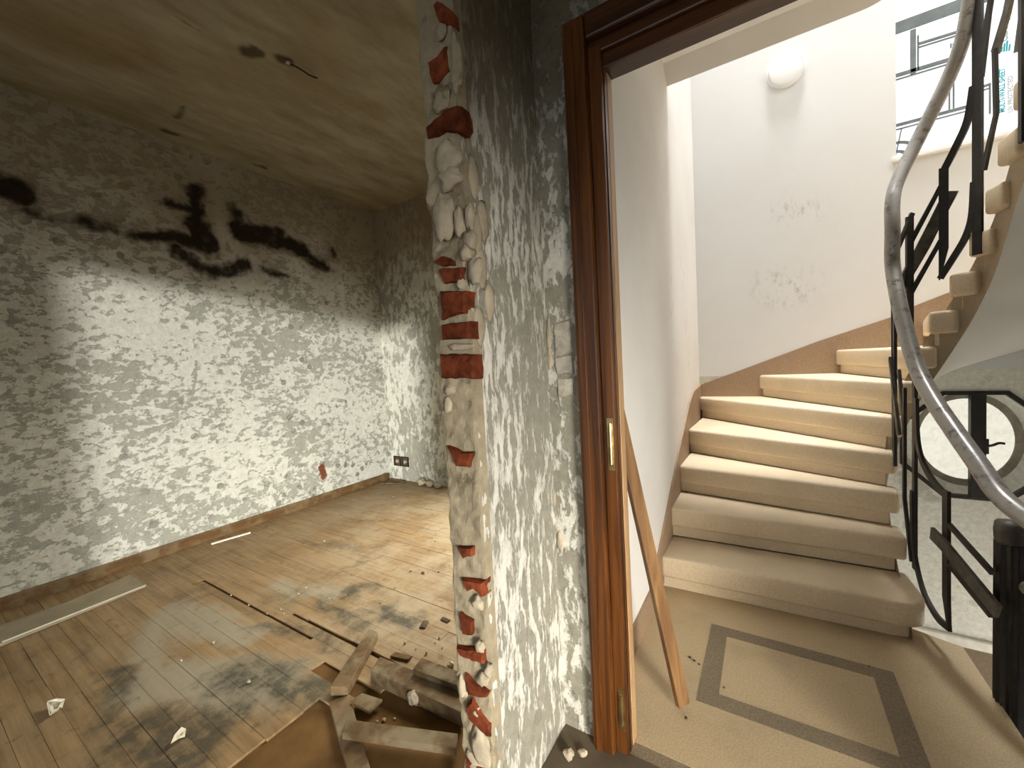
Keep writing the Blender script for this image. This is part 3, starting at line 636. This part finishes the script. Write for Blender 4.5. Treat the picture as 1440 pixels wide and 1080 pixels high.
def make_step(k, dz=0, parent=st):
    Ik, Ok, In, On = Vector(I[k]), Vector(O[k]), Vector(I[k + 1]), Vector(O[k + 1])
    nb = inset(Ik, Ok, 1)
    if nb.dot(((In + On) - (Ik + Ok))) < 0: nb = -nb
    nb2 = inset(In, On, 1)
    if nb2.dot(((In + On) - (Ik + Ok))) < 0: nb2 = -nb2
    zt = k * R + dz
    cl = lambda P_: [Vector((min(max(p.x, SLX + .004), SRX - .004), min(p.y, SYF - .004))) for p in P_]
    w_in = toward_well(Ik, .012); w_in2 = toward_well(In, .012)
    arc = []
    if k == 1:      # rounded first step
        arc = [Vector((.44, 2.222)), Vector((.50, 2.235)), Vector((.535, 2.262)), Vector((.548, 2.31)), Vector((.545, 2.40))]
        poly = [Ok] + arc + [w_in2 + nb2 * .03, On + nb2 * .03]
    else:
        poly = [Ok, w_in, w_in2 + nb2 * .03] + [On + nb2 * .03] + [Vector(c_) for c_ in corner(k)]
    t = setp(MB().prism([(p.x, p.y, zt - .112) for p in cl(poly)], (0, 0, .112)).build('tread', MT['stone'], bevel=.016, seg=3, autosmooth=.7), parent)
    rp = [Ok + nb * .028, toward_well(Ik, -.025) + nb * .028, toward_well(Ik.lerp(In, .6), -.025), Ok.lerp(On, .35) if not corner(k) else Ok + nb * .08]
    if k == 1: rp = [Ok + nb * .028, Vector((.43, 2.26)), Vector((.49, 2.275)), Vector((.51, 2.31)), Vector((.51, 2.42)), toward_well(In, -.025) + nb2 * .03, On + nb2 * .03]
    setp(MB().prism([(p.x, p.y, (k - 1) * R + dz) for p in cl(rp)], (0, 0, R - .11)).build('riser', MT['stone'], bevel=.003, seg=1), parent)
for k in range(1, 18): make_step(k)
for k in range(10, 17): make_step(k, -18 * R)
# helical soffit and string below the steps
so_ = MB(); DROP = .40
def smooth_line(D, n=6):
    ks = sorted(D); P_ = catmull([Vector((*D[k], k)) for k in ks], n); return P_
KI = catmull([Vector((I[k][0], I[k][1], k * R - DROP)) for k in range(1, 19)], 5)
OO = dict(O); KO = []
for k in range(1, 18):
    for j in range(5):
        f = j / 5; A = Vector((*O[k], 0)).lerp(Vector((*O[k + 1], 0)), f); 
        if k == 5: A = Vector((SLX, 3.82, 0)).lerp(Vector((SLX, SYF, 0)), f * 2) if f < .5 else Vector((SLX, SYF, 0)).lerp(Vector((*O[6], 0)), f * 2 - 1)
        if k == 10: A = Vector((1.86, SYF, 0)).lerp(Vector((SRX, SYF, 0)), f * 2) if f < .5 else Vector((SRX, SYF, 0)).lerp(Vector((*O[11], 0)), f * 2 - 1)
        A.x = min(max(A.x, SLX + .004), SRX - .004); A.y = min(A.y, SYF - .004); A.z = (k + f) * R - DROP; KO.append(A)
KO.append(Vector((SRX - .004, O[18][1], 18 * R - DROP)))
n = len(KI)
for i in range(n):
    p = KI[i]; q = toward_well((p.x, p.y), -.022); KI[i] = Vector((q.x, q.y, p.z))
NS = 8
so_.v = [tuple(KI[i].lerp(KO[i], j / NS)) for i in range(n) for j in range(NS + 1)]
for i in range(n - 1):
    for j in range(NS): A = i * (NS + 1) + j; so_.f.append((A, A + 1, A + NS + 2, A + NS + 1))
setp(so_.build('soffit', MT['soffit'], smooth=True), st)
sg = MB()
for i, p in enumerate(KI): sg.v += [tuple(p), (p.x, p.y, p.z + DROP - .14)]
for i in range(n - 1): sg.f.append((2 * i, 2 * i + 2, 2 * i + 3, 2 * i + 1))
setp(sg.build('string', MT['string'], smooth=True), st)

# brown skirting along the stair walls
sk = MB(); tl = [(1.345, .11), (1.95, .115), (2.118, .205), (2.822, .641), (3.275, .884), (3.50, .955), (3.91, .978)]
for i in range(len(tl) - 1):
    (ya, za), (yb, zb) = tl[i], tl[i + 1]; z_a, z_b = max(0, za - .5), max(0, zb - .5)
    if ya < 2: z_a = z_b = 0
    sk.prism([(SLX, ya, z_a), (SLX, yb, z_b), (SLX, yb, zb), (SLX, ya, za)], (.012, 0, 0))
struct(sk.build('baseboard_stair_left', MT['stair_skirt']))
sk = MB(); tl = [(SLX + .012, .978), (-.054, 1.146), (.337, 1.298), (.746, 1.435), (.869, 1.50), (1.05, 1.575), (1.5, 1.80), (SRX, 1.98)]
for i in range(len(tl) - 1):
    (xa, za), (xb, zb) = tl[i], tl[i + 1]
    sk.prism([(xa, SYF, za - .42), (xb, SYF, zb - .42), (xb, SYF, zb), (xa, SYF, za)], (0, -.012, 0))
struct(sk.build('baseboard_stair_back', MT['stair_skirt']))
struct(MB().prism([(SLX, SYF, -1.45), (SRX, SYF, -1.45), (SRX, SYF, -.86), (SLX, SYF, -.84)], (0, -.012, 0)).build('baseboard_stair_lower', MT['band']))
struct(MB().prism([(.75, SYF, -.86), (SRX, SYF, -.87), (SRX, SYF, -.80), (.75, SYF, -.79)], (0, -.035, 0)).build('trim_ledge', MT['white_edge'], bevel=.01))

# ---------------------------------------------------------------- railing
ra_ = empty('stair_railing', (.67, 2.0, 0)); tag(ra_, 'black wrought-iron stair railing with a worn curved grey handrail', 'railing')
RC = [(.675, 1.70), (.655, 1.86), (.62, 2.02), (.585, 2.2), (.56, 2.35), (.547, 2.5), (.538, 2.62), (.536, 2.72)] + [(.70 + .164 * math.cos(math.radians(a_)), 2.72 + .164 * math.sin(math.radians(a_))) for a_ in range(170, -1, -10)] + [(.864, 2.5), (.864, 2.2), (.864, 1.6)]
def on_curve(px, py, far=False):
    d = ray(px, py); hits = []
    for i in range(len(RC) - 1):
        A, Bv = RC[i], RC[i + 1]; fa = A[0] * d[1] - A[1] * d[0]; fb = Bv[0] * d[1] - Bv[1] * d[0]
        if fa == fb or fa * fb > 0: continue
        t = fa / (fa - fb); X = A[0] + (Bv[0] - A[0]) * t; Y = A[1] + (Bv[1] - A[1]) * t
        nrm = Vector((Bv[1] - A[1], -(Bv[0] - A[0]), 0)).normalized()
        hits.append((i + t, CAM + d * (Y / d[1]), nrm))
    if not hits: return on_curve(px + 1, py, far) if px < 1300 else None
    hits.sort(key=lambda q: q[0])
    return hits[-1] if far else hits[0]
def bar(name, px, w_, mat, far=False, t=.012, out=0.0, taper=None, smooth=False):
    H_ = [on_curve(x, y, far) for x, y in px]
    if any(h is None for h in H_): print('bar miss', name, px); return None
    P_ = [h[1] for h in H_]; Nn = [h[2] for h in H_]
    if smooth and len(P_) > 2:
        Q = catmull(P_, 6); NN = []
        for i in range(len(Q)): f = i / 6; j = min(int(f), len(Nn) - 2); NN.append(Nn[j].lerp(Nn[j + 1], f - j).normalized())
        P_, Nn = Q, NN
    fr = []
    for i in range(len(P_)):
        tt = (P_[min(i + 1, len(P_) - 1)] - P_[max(i - 1, 0)]).normalized(); nn = (Nn[i] - tt * Nn[i].dot(tt)).normalized(); fr.append((tt.cross(nn), nn))
    P_ = [p + f[1] * out for p, f in zip(P_, fr)]
    mb = MB(); n = 4; ws = [w_] * len(P_)
    if taper: ws[-1] = w_ * taper
    for p, (u, v), ww in zip(P_, fr, ws):
        for (pu, pv) in ((-ww / 2, -t / 2), (ww / 2, -t / 2), (ww / 2, t / 2), (-ww / 2, t / 2)): mb.v.append(tuple(p + u * pu + v * pv))
    for i in range(len(P_) - 1):
        for j in range(4): A = i * 4 + j; Bq = i * 4 + (j + 1) % 4; mb.f.append((A, Bq, Bq + 4, A + 4))
    mb.f += [(3, 2, 1, 0), tuple((len(P_) - 1) * 4 + j for j in range(4))]
    return setp(mb.build(name, mat), ra_)
ir, ib = MT['iron'], MT['iron_band']
# lower flight, near side of the well
bar('baluster', [(1331, 690), (1331, 840), (1335, 886)], .034, ir, taper=.15)
bar('scroll_bar', [(1336, 884), (1318, 868), (1300, 835), (1289, 795), (1284, 755), (1283, 690)], .026, ir, smooth=True)
bar('scroll_bar', [(1333, 700), (1312, 676), (1297, 648), (1290, 615), (1288, 560)], .026, ir, smooth=True)
bar('baluster', [(1284, 515), (1284, 800)], .026, ir, out=.006)
bar('diagonal_band', [(1317, 750), (1335, 768), (1412, 862)], .052, ib, out=-.014)
bar('diagonal_bar', [(1335, 738), (1396, 806)], .018, ir)
bar('diagonal_bar', [(1335, 794), (1394, 866)], .018, ir)
bar('baluster', [(1272, 545), (1272, 700), (1282, 790)], .018, ir)
bar('baluster', [(1258.5, 430), (1258.5, 655)], .024, ir)
bar('baluster', [(1250, 400), (1250, 640), (1250, 660)], .018, ir)
bar('diagonal_band', [(1256, 503), (1269, 612)], .03, ib, out=-.012)
bar('diagonal_bar', [(1264, 520), (1272, 600)], .018, ib)
# far side of the well, upper flight
bar('baluster', [(1279, 305), (1279, 480)], .032, ir, True)
bar('baluster', [(1327, 236), (1327, 350), (1321, 394)], .034, ir, True, taper=.15)
bar('baluster', [(1327, 240), (1345, 205), (1361, 168), (1369, 120)], .028, ir, True, smooth=True)
bar('scroll_bar', [(1322, 392), (1341, 362), (1358, 333), (1367, 303), (1370, 255)], .026, ir, True, smooth=True)
bar('baluster', [(1375, -60), (1375, 358)], .042, ir, True)
bar('diagonal_band', [(1270, 402), (1300, 345), (1337, 268)], .052, MT['iron_band'], True, out=-.012)
bar('diagonal_bar', [(1280, 342), (1323, 262)], .02, ir, True)
bar('diagonal_bar', [(1281, 412), (1323, 338)], .02, ir, True)
bar('diagonal_bar', [(1259, 358), (1283, 300)], .02, ir, True)
bar('baluster', [(1399, 70), (1401, 160), (1392, 200), (1383, 240)], .026, ir, True)
bar('diagonal_band', [(1422, -40), (1410, 20), (1394, 76)], .055, ib, True, out=-.012)
bar('diagonal_band', [(1436, -40), (1432, 20), (1425, 74)], .036, ib, True, out=-.012)
bar('diagonal_bar', [(1400, -40), (1390, 20), (1379, 110)], .024, ir, True)
bar('baluster', [(1437, -40), (1437, 200)], .026, ir, True)
# newel and handrail
nw = MB(); cx, cy_ = .680, 2.0
prof = []
for i in range(24):
    a_ = 2 * math.pi * i / 24; rr = .030 + (.004 if i % 2 else -.002); k_ = 1 / max(abs(math.cos(a_)), abs(math.sin(a_))) ** .45; prof.append((rr * k_ * math.cos(a_), rr * k_ * math.sin(a_)))
nw.sweep([Vector((cx, cy_, z)) for z in (-.16, .56)], [(Vector((1, 0, 0)), Vector((0, 1, 0)))] * 2, prof)
newel = setp(nw.build('newel', MT['iron'], autosmooth=.9), ra_)
nc = MB(); zs = [(.555, .85), (.57, .95), (.60, .98), (.625, .9), (.635, .7), (.64, .3)]
nc.sweep([Vector((cx, cy_, z)) for z, s_ in zs], [(Vector((s_, 0, 0)), Vector((0, s_, 0))) for z, s_ in zs], [(p[0] * 1.05, p[1] * 1.05) for p in prof])
setp(nc.build('newel_cap', MT['iron_band'], smooth=True), newel)
near = [on_curve(x, y)[1] for x, y in [(1412, 703), (1375, 652), (1340, 603), (1310, 558), (1290, 518), (1275, 470), (1263, 420), (1254, 372)]]
far = [on_curve(x, y, True)[1] for x, y in [(1251, 285), (1262, 255), (1290, 198), (1330, 118), (1352, 62), (1363, 10), (1372, -50)]]
scroll = [Vector((.705, 1.93, .44)), Vector((.715, 1.86, .50)), Vector((.712, 1.80, .58)), Vector((.695, 1.77, .66))]
mid = [on_curve(1247, 325)]
path = scroll + near + ([mid[0][1]] if mid[0] else []) + far
path = catmull(path, 6)
setp(MB().sweep(path, tube_frames(path), circ(.030, 14, .026)).build('handrail', MT['rail'], smooth=True), ra_)

# ---------------------------------------------------------------- things
# round wall lamp
lc = Vector((.165, SYF, 3.37)); lm = empty('wall_lamp', lc); tag(lm, 'round white wall lamp high on the white stair wall', 'lamp')
def disc(prof, name, mat, parent, n=40):
    mb = MB(); k = len(prof)
    for i in range(n):
        a_ = 2 * math.pi * i / n
        for r_, d_ in prof: mb.v.append((lc.x + r_ * math.cos(a_), lc.y - d_, lc.z + r_ * math.sin(a_)))
    for i in range(n):
        for j in range(k - 1): A = i * k + j; Bq = ((i + 1) % n) * k + j; mb.f.append((A, Bq, Bq + 1, A + 1))
    setp(mb.build(name, mat, smooth=True), parent)
disc([(.118, -.002), (.12, .008), (.12, .03), (.112, .036)], 'lamp_base', MT['lamp_white'], lm)
disc([(.112, .03), (.107, .040), (.09, .046), (.05, .049), (.0005, .05)], 'lamp_cover', MT['lamp_white'], lm)

# plank leaning in the doorway
A, Bv = Vector((-.272, 1.45, .0)), Vector((-.452, 1.40, 1.06))
ax = (Bv - A).normalized(); u = Vector((.80, -.60, 0)); u = (u - ax * u.dot(ax)).normalized(); v = ax.cross(u)
lp = MB().sweep([Vector((0, 0, 0)), Bv - A], [(u, v)] * 2, [(-.011, -.024), (.011, -.024), (.011, .024), (-.011, .024)]).mesh('leaning_plank', bevel=.002)
lo = link('leaning_plank', lp, MT['leaning']); lo.location = A + Vector((0, 0, .019)); tag(lo, 'narrow brown wooden plank leaning upright inside the doorway', 'plank')

def slab_px(name, px, zt, t, mat, label, cat, group=None, bevel=.003):
    pts = [at_z(x, y, zt) for x, y in px]; cen = sum(pts, Vector()) / len(pts); cen.z = zt - t
    me = MB().prism([p - cen - Vector((0, 0, t)) for p in pts], (0, 0, t)).mesh(name, bevel=bevel)
    o = link(name, me, mat); o.location = cen; return tag(o, label, cat, group)
FZ = .0015
sheet = slab_px('flooring_sheet', [(0, 905), (205, 822), (184, 807), (95, 846), (-40, 893)], .020, .018, MT['board_sheet'], 'flat grey-tan sheet with a white edge lying along the left wall', 'sheet')
A, Bv = at_z(3, 903, .021), at_z(205, 823, .021); d_ = (Bv - A).normalized(); nn = Vector((d_.y, -d_.x, 0)) * .007
setp(MB().prism([A - nn, Bv - nn, Bv + nn, A + nn], (0, 0, .002)).build('white_edge', MT['white_edge']), sheet)
A, Bv = at_z(297, 764, .012), at_z(352, 748, .012); d_ = (Bv - A).normalized(); nn = Vector((d_.y, -d_.x, 0)) * .009; cen = (A + Bv) / 2; cen.z = .002
o = link('white_strip', MB().prism([A - nn - cen, Bv - nn - cen, Bv + nn - cen, A + nn - cen], (0, 0, -.010)).mesh('white_strip'), MT['white_edge']); o.location = cen; tag(o, 'short thin white strip lying by the brown skirting board', 'strip')
PZ = -.0095
slab_px('wood_offcut', [(463, 986), (491, 976), (521, 1080), (532, 1120), (500, 1130), (487, 1080)], PZ + .022, .022, MT['old_wood'], 'pale dusty board at the bottom edge, running under the front batten', 'wood', 'offcuts in the rubble pile')
slab_px('wood_offcut', [(480, 1029), (488, 1011), (644, 1031), (641, 1052)], PZ + .052, .028, MT['old_wood'], 'long grey batten lying across the front of the rubble pile', 'wood', 'offcuts in the rubble pile')
slab_px('wood_offcut', [(464, 965), (489, 966), (531, 888), (519, 884)], .044, .040, MT['old_wood'], 'dusty batten with a crumbly edge pointing away at the left of the rubble', 'wood', 'offcuts in the rubble pile')
slab_px('wood_offcut', [(521, 943), (534, 923), (646, 968), (650, 1003)], PZ + .06, .055, MT['old_wood'], 'thick dark brown beam lying beside the broken wall end', 'wood', 'offcuts in the rubble pile')
slab_px('wood_offcut', [(580, 941), (593, 924), (648, 945), (648, 966)], PZ + .085, .022, MT['old_wood'], 'short dark board lying on the thick beam', 'wood', 'offcuts in the rubble pile')
slab_px('wood_offcut', [(492, 986), (509, 974), (538, 983), (519, 1001)], PZ + .03, .012, MT['old_wood'], 'small square reddish wooden tile lying in the rubble', 'wood', 'offcuts in the rubble pile')
slab_px('wood_offcut', [(548, 922), (556, 916), (580, 922), (574, 928)], .010, .008, MT['old_wood'], 'thin dark splinter lying behind the rubble pile', 'wood', 'offcuts in the rubble pile')
def rock(name, loc, s, mat, label, cat, group=None, flat=.6):
    bm = bmesh.new(); bmesh.ops.create_icosphere(bm, subdivisions=2, radius=1); q = random.random() * 40
    for v in bm.verts:
        d = 1 + .5 * mnoise.noise(v.co * 1.4 + Vector((q, 0, 0))); v.co = Vector((v.co.x * s * d, v.co.y * s * .8 * d, v.co.z * s * flat * d))
    zm = min(v.co.z for v in bm.verts)
    for v in bm.verts: v.co.z -= zm
    me = bpy.data.meshes.new(name); bm.to_mesh(me); bm.free(); o = link(name, me, mat); o.location = loc; return tag(o, label, cat, group)
p = at_z(582, 993, PZ); rock('plaster_chunk', p, .022, MT['crumb'], 'upright grey plaster chunk between the beam and the batten', 'rubble', flat=1.5)
p = at_z(634, 938, .0); rock('plaster_chunk', p + Vector((0, 0, .002)), .016, MT['white_lump'], 'small white plaster chunk at the foot of the broken wall end', 'rubble')
# torn paper and curls on the floor
def paper(px, pts, label, lift):
    c0 = at_z(*px, FZ); mb = MB(); k = 6; n_ = len(pts); P_ = [at_z(x, y, FZ) - c0 for x, y in pts]; cen = sum(P_, Vector()) / n_
    top = []
    for r_ in range(k + 1):
        for i in range(n_):
            q = cen.lerp(P_[i], r_ / k); q.z = lift * (.35 + abs(math.sin(q.x * 130 + q.y * 70))) * (.3 + r_ / k) if r_ else lift; top.append(q)
    mb.v = [tuple(q) for q in top] + [tuple(q - Vector((0, 0, .0008))) for q in top]; T = len(top)
    for r_ in range(k):
        for i in range(n_):
            j = (i + 1) % n_; f_ = (r_ * n_ + i, r_ * n_ + j, (r_ + 1) * n_ + j, (r_ + 1) * n_ + i); mb.f += [f_, tuple(q + T for q in f_[::-1])]
    for i in range(n_): j = (i + 1) % n_; mb.f.append((k * n_ + i, k * n_ + j, k * n_ + j + T, k * n_ + i + T))
    o = link('paper_scrap', mb.mesh('paper_scrap'), MT['paper']); o.location = c0; tag(o, label, 'paper', 'paper scraps on the floor')
paper((78, 1000), [(66, 993), (80, 990), (92, 989), (88, 998), (85, 1003), (70, 1012), (68, 1003)], 'crumpled white paper scrap, leftmost on the floor', .016)
paper((250, 1040), [(241, 1054), (246, 1041), (256, 1030), (262, 1028), (260, 1038), (250, 1046)], 'thin twisted white paper scrap on the dark floor stain', .012)
def curl(px, size, rot, label):
    c0 = at_z(*px, FZ); mb = MB(); P_ = []; n_ = 12
    for i in range(n_): t_ = .35 + i / (n_ - 1) * 2.5; r_ = size * (.55 + .08 * t_); P_.append(Vector((math.cos(t_) * r_, 0, math.sin(t_) * r_ * .55)))
    zm = min(p.z for p in P_); rz = Matrix.Rotation(rot, 3, 'Z')
    for p in P_:
        for s_ in (-1, 1):
            for q in (1, .9): mb.v.append(tuple(rz @ Vector((p.x * q, s_ * size * (.8 + .2 * math.cos(p.x * 60)), p.z * q - zm + .0005))))
    for i in range(n_ - 1):
        for a_, b_ in ((0, 2), (2, 3), (3, 1), (1, 0)): mb.f.append((i * 4 + a_, i * 4 + b_, i * 4 + 4 + b_, i * 4 + 4 + a_))
    mb.f += [(0, 1, 3, 2), tuple((n_ - 1) * 4 + q for q in (0, 2, 3, 1))]
    o = link('bark_curl', mb.mesh('bark_curl'), MT['dark_bit']); o.location = c0; tag(o, label, 'debris', 'curled flakes on the floor')
curl((597, 879), .026, .4, 'flat curled brown flake a little left of the broken wall end')
curl((627, 872), .024, 1.5, 'dark curled flake against the foot of the broken wall end')
curl((595, 806), .014, .9, 'small dark twisted flake in the middle of the pale floor')
curl((577, 804), .010, .2, 'tiny dark flake left of the twisted flake on the pale floor')
curl((965, 1010), .006, .3, 'tiny dark flake on the landing beside the leaning plank')
rng = random.Random(5)
crumbs = [(555, 828), (617, 805), (535, 848), (612, 762), (617, 764), (553, 700), (590, 768), (526, 766), (456, 762), (613, 750), (430, 828), (395, 858), (399, 864), (325, 838), (350, 852), (376, 864), (486, 838), (463, 843), (420, 836), (540, 826), (600, 920), (612, 905), (570, 905), (585, 914), (618, 898), (622, 912), (560, 908), (540, 1010), (555, 1008), (530, 1012), (350, 960), (300, 905), (255, 930)]
for x, y in crumbs:
    p = at_z(x, y, 0); p.z = .0012 if not (y > 1000) else PZ
    rock('plaster_crumb', p, rng.uniform(.004, .008), MT['crumb'], ('small pale plaster crumb lying among the offcuts of the rubble pile' if y > 880 and x > 500 else 'small pale plaster crumb on the floor boards around the long open gap' if x < 480 and y > 800 else 'small pale plaster crumb on the far pale floor near the broken wall end' if x > 500 else 'small pale plaster crumb on the far floor by the left wall'), 'rubble', 'plaster crumbs on the floor')
for x, y in [(976, 930), (983, 935), (1018, 968), (1222, 938), (970, 925)]:
    p = at_z(x, y, 0); p.z = .0003 if x not in (1222, 1018) else .0014
    rock('landing_crumb', p, rng.uniform(.003, .006), MT['dark_bit'], 'tiny brown crumb lying on the stone landing', 'rubble', 'crumbs on the landing')
for k_, (x, y, s_, lab) in enumerate([(800, 1066, .020, 'grey plaster chunk at the foot of the door wall, nearest the stub'), (820, 1062, .014, 'grey plaster chunk at the foot of the door wall, beside the casing')]):
    p = at_z(x, y, 0); p.y = min(p.y, YD - .04); p.z = .001
    rock('plaster_chunk', p, s_, MT['white_lump'], lab, 'rubble')
# rubble at the far corner, socket boxes, wire
p = at_y(605, 683, YB - .05); p.z = .001
for k, dx in enumerate((0, .12, .24)):
    rock('plaster_heap', (p.x + dx - .1, YB - .075, .001), .055 - .006 * k, MT['white_lump'], ['pale plaster heap at the foot of the back wall, nearest the socket', 'pale plaster heap at the foot of the back wall, middle one', 'pale plaster heap at the foot of the back wall, nearest the wall end'][k], 'rubble', 'plaster heaps at the back wall')
slab_px('wood_offcut', [(536, 680), (545, 674), (570, 676), (566, 679)], .014, .011, MT['old_wood'], 'short grey lath on the floor in the far corner', 'wood')
sk_ = empty('wall_socket', (-3.52, YB, .215)); tag(sk_, 'two empty square socket boxes low on the back wall', 'socket')
for x in (-3.585, -3.46):
    b_ = MB()
    for (x0, x1, z0, z1) in ((-.055, .055, .045, .055), (-.055, .055, -.055, -.045), (-.055, -.045, -.045, .045), (.045, .055, -.045, .045)): b_.box(x + x0, x + x1, YB - .012, YB - .0005, .215 + z0, .215 + z1)
    rim = setp(b_.build('box_rim', MT['black']), sk_)
    setp(MB().box(x - .045, x + .045, YB - .004, YB - .0005, .17, .26).build('box_back', MT['dark_bit']), sk_)
    rr = MB().sweep([Vector((x + .008, YB - .022, .215)), Vector((x + .008, YB - .004, .215))], [(Vector((1, 0, 0)), Vector((0, 0, 1)))] * 2, circ(.018, 10)); setp(rr.build('wire_cap', MT['white_lump']), rim)
P_ = catmull([at_z(403, 88, CE - .006), at_z(415, 93, CE - .03), at_z(428, 101, CE - .025), at_z(436, 106, CE - .03), at_z(446, 110, CE - .02)], 5)
P0 = P_[0].copy(); P_ = [q - P0 for q in P_]
o = link('ceiling_wire', MB().sweep(P_, tube_frames(P_), circ(.004, 6)).mesh('ceiling_wire'), MT['black']); o.location = P0; tag(o, 'short black wire end hanging from the ceiling hole', 'wire')
p = at_z(405, 87, CE - .01); p.z = CE - .022
o = rock('ceiling_plug', p, .014, MT['white_lump'], 'small white plaster plug beside the ceiling wire', 'plug');
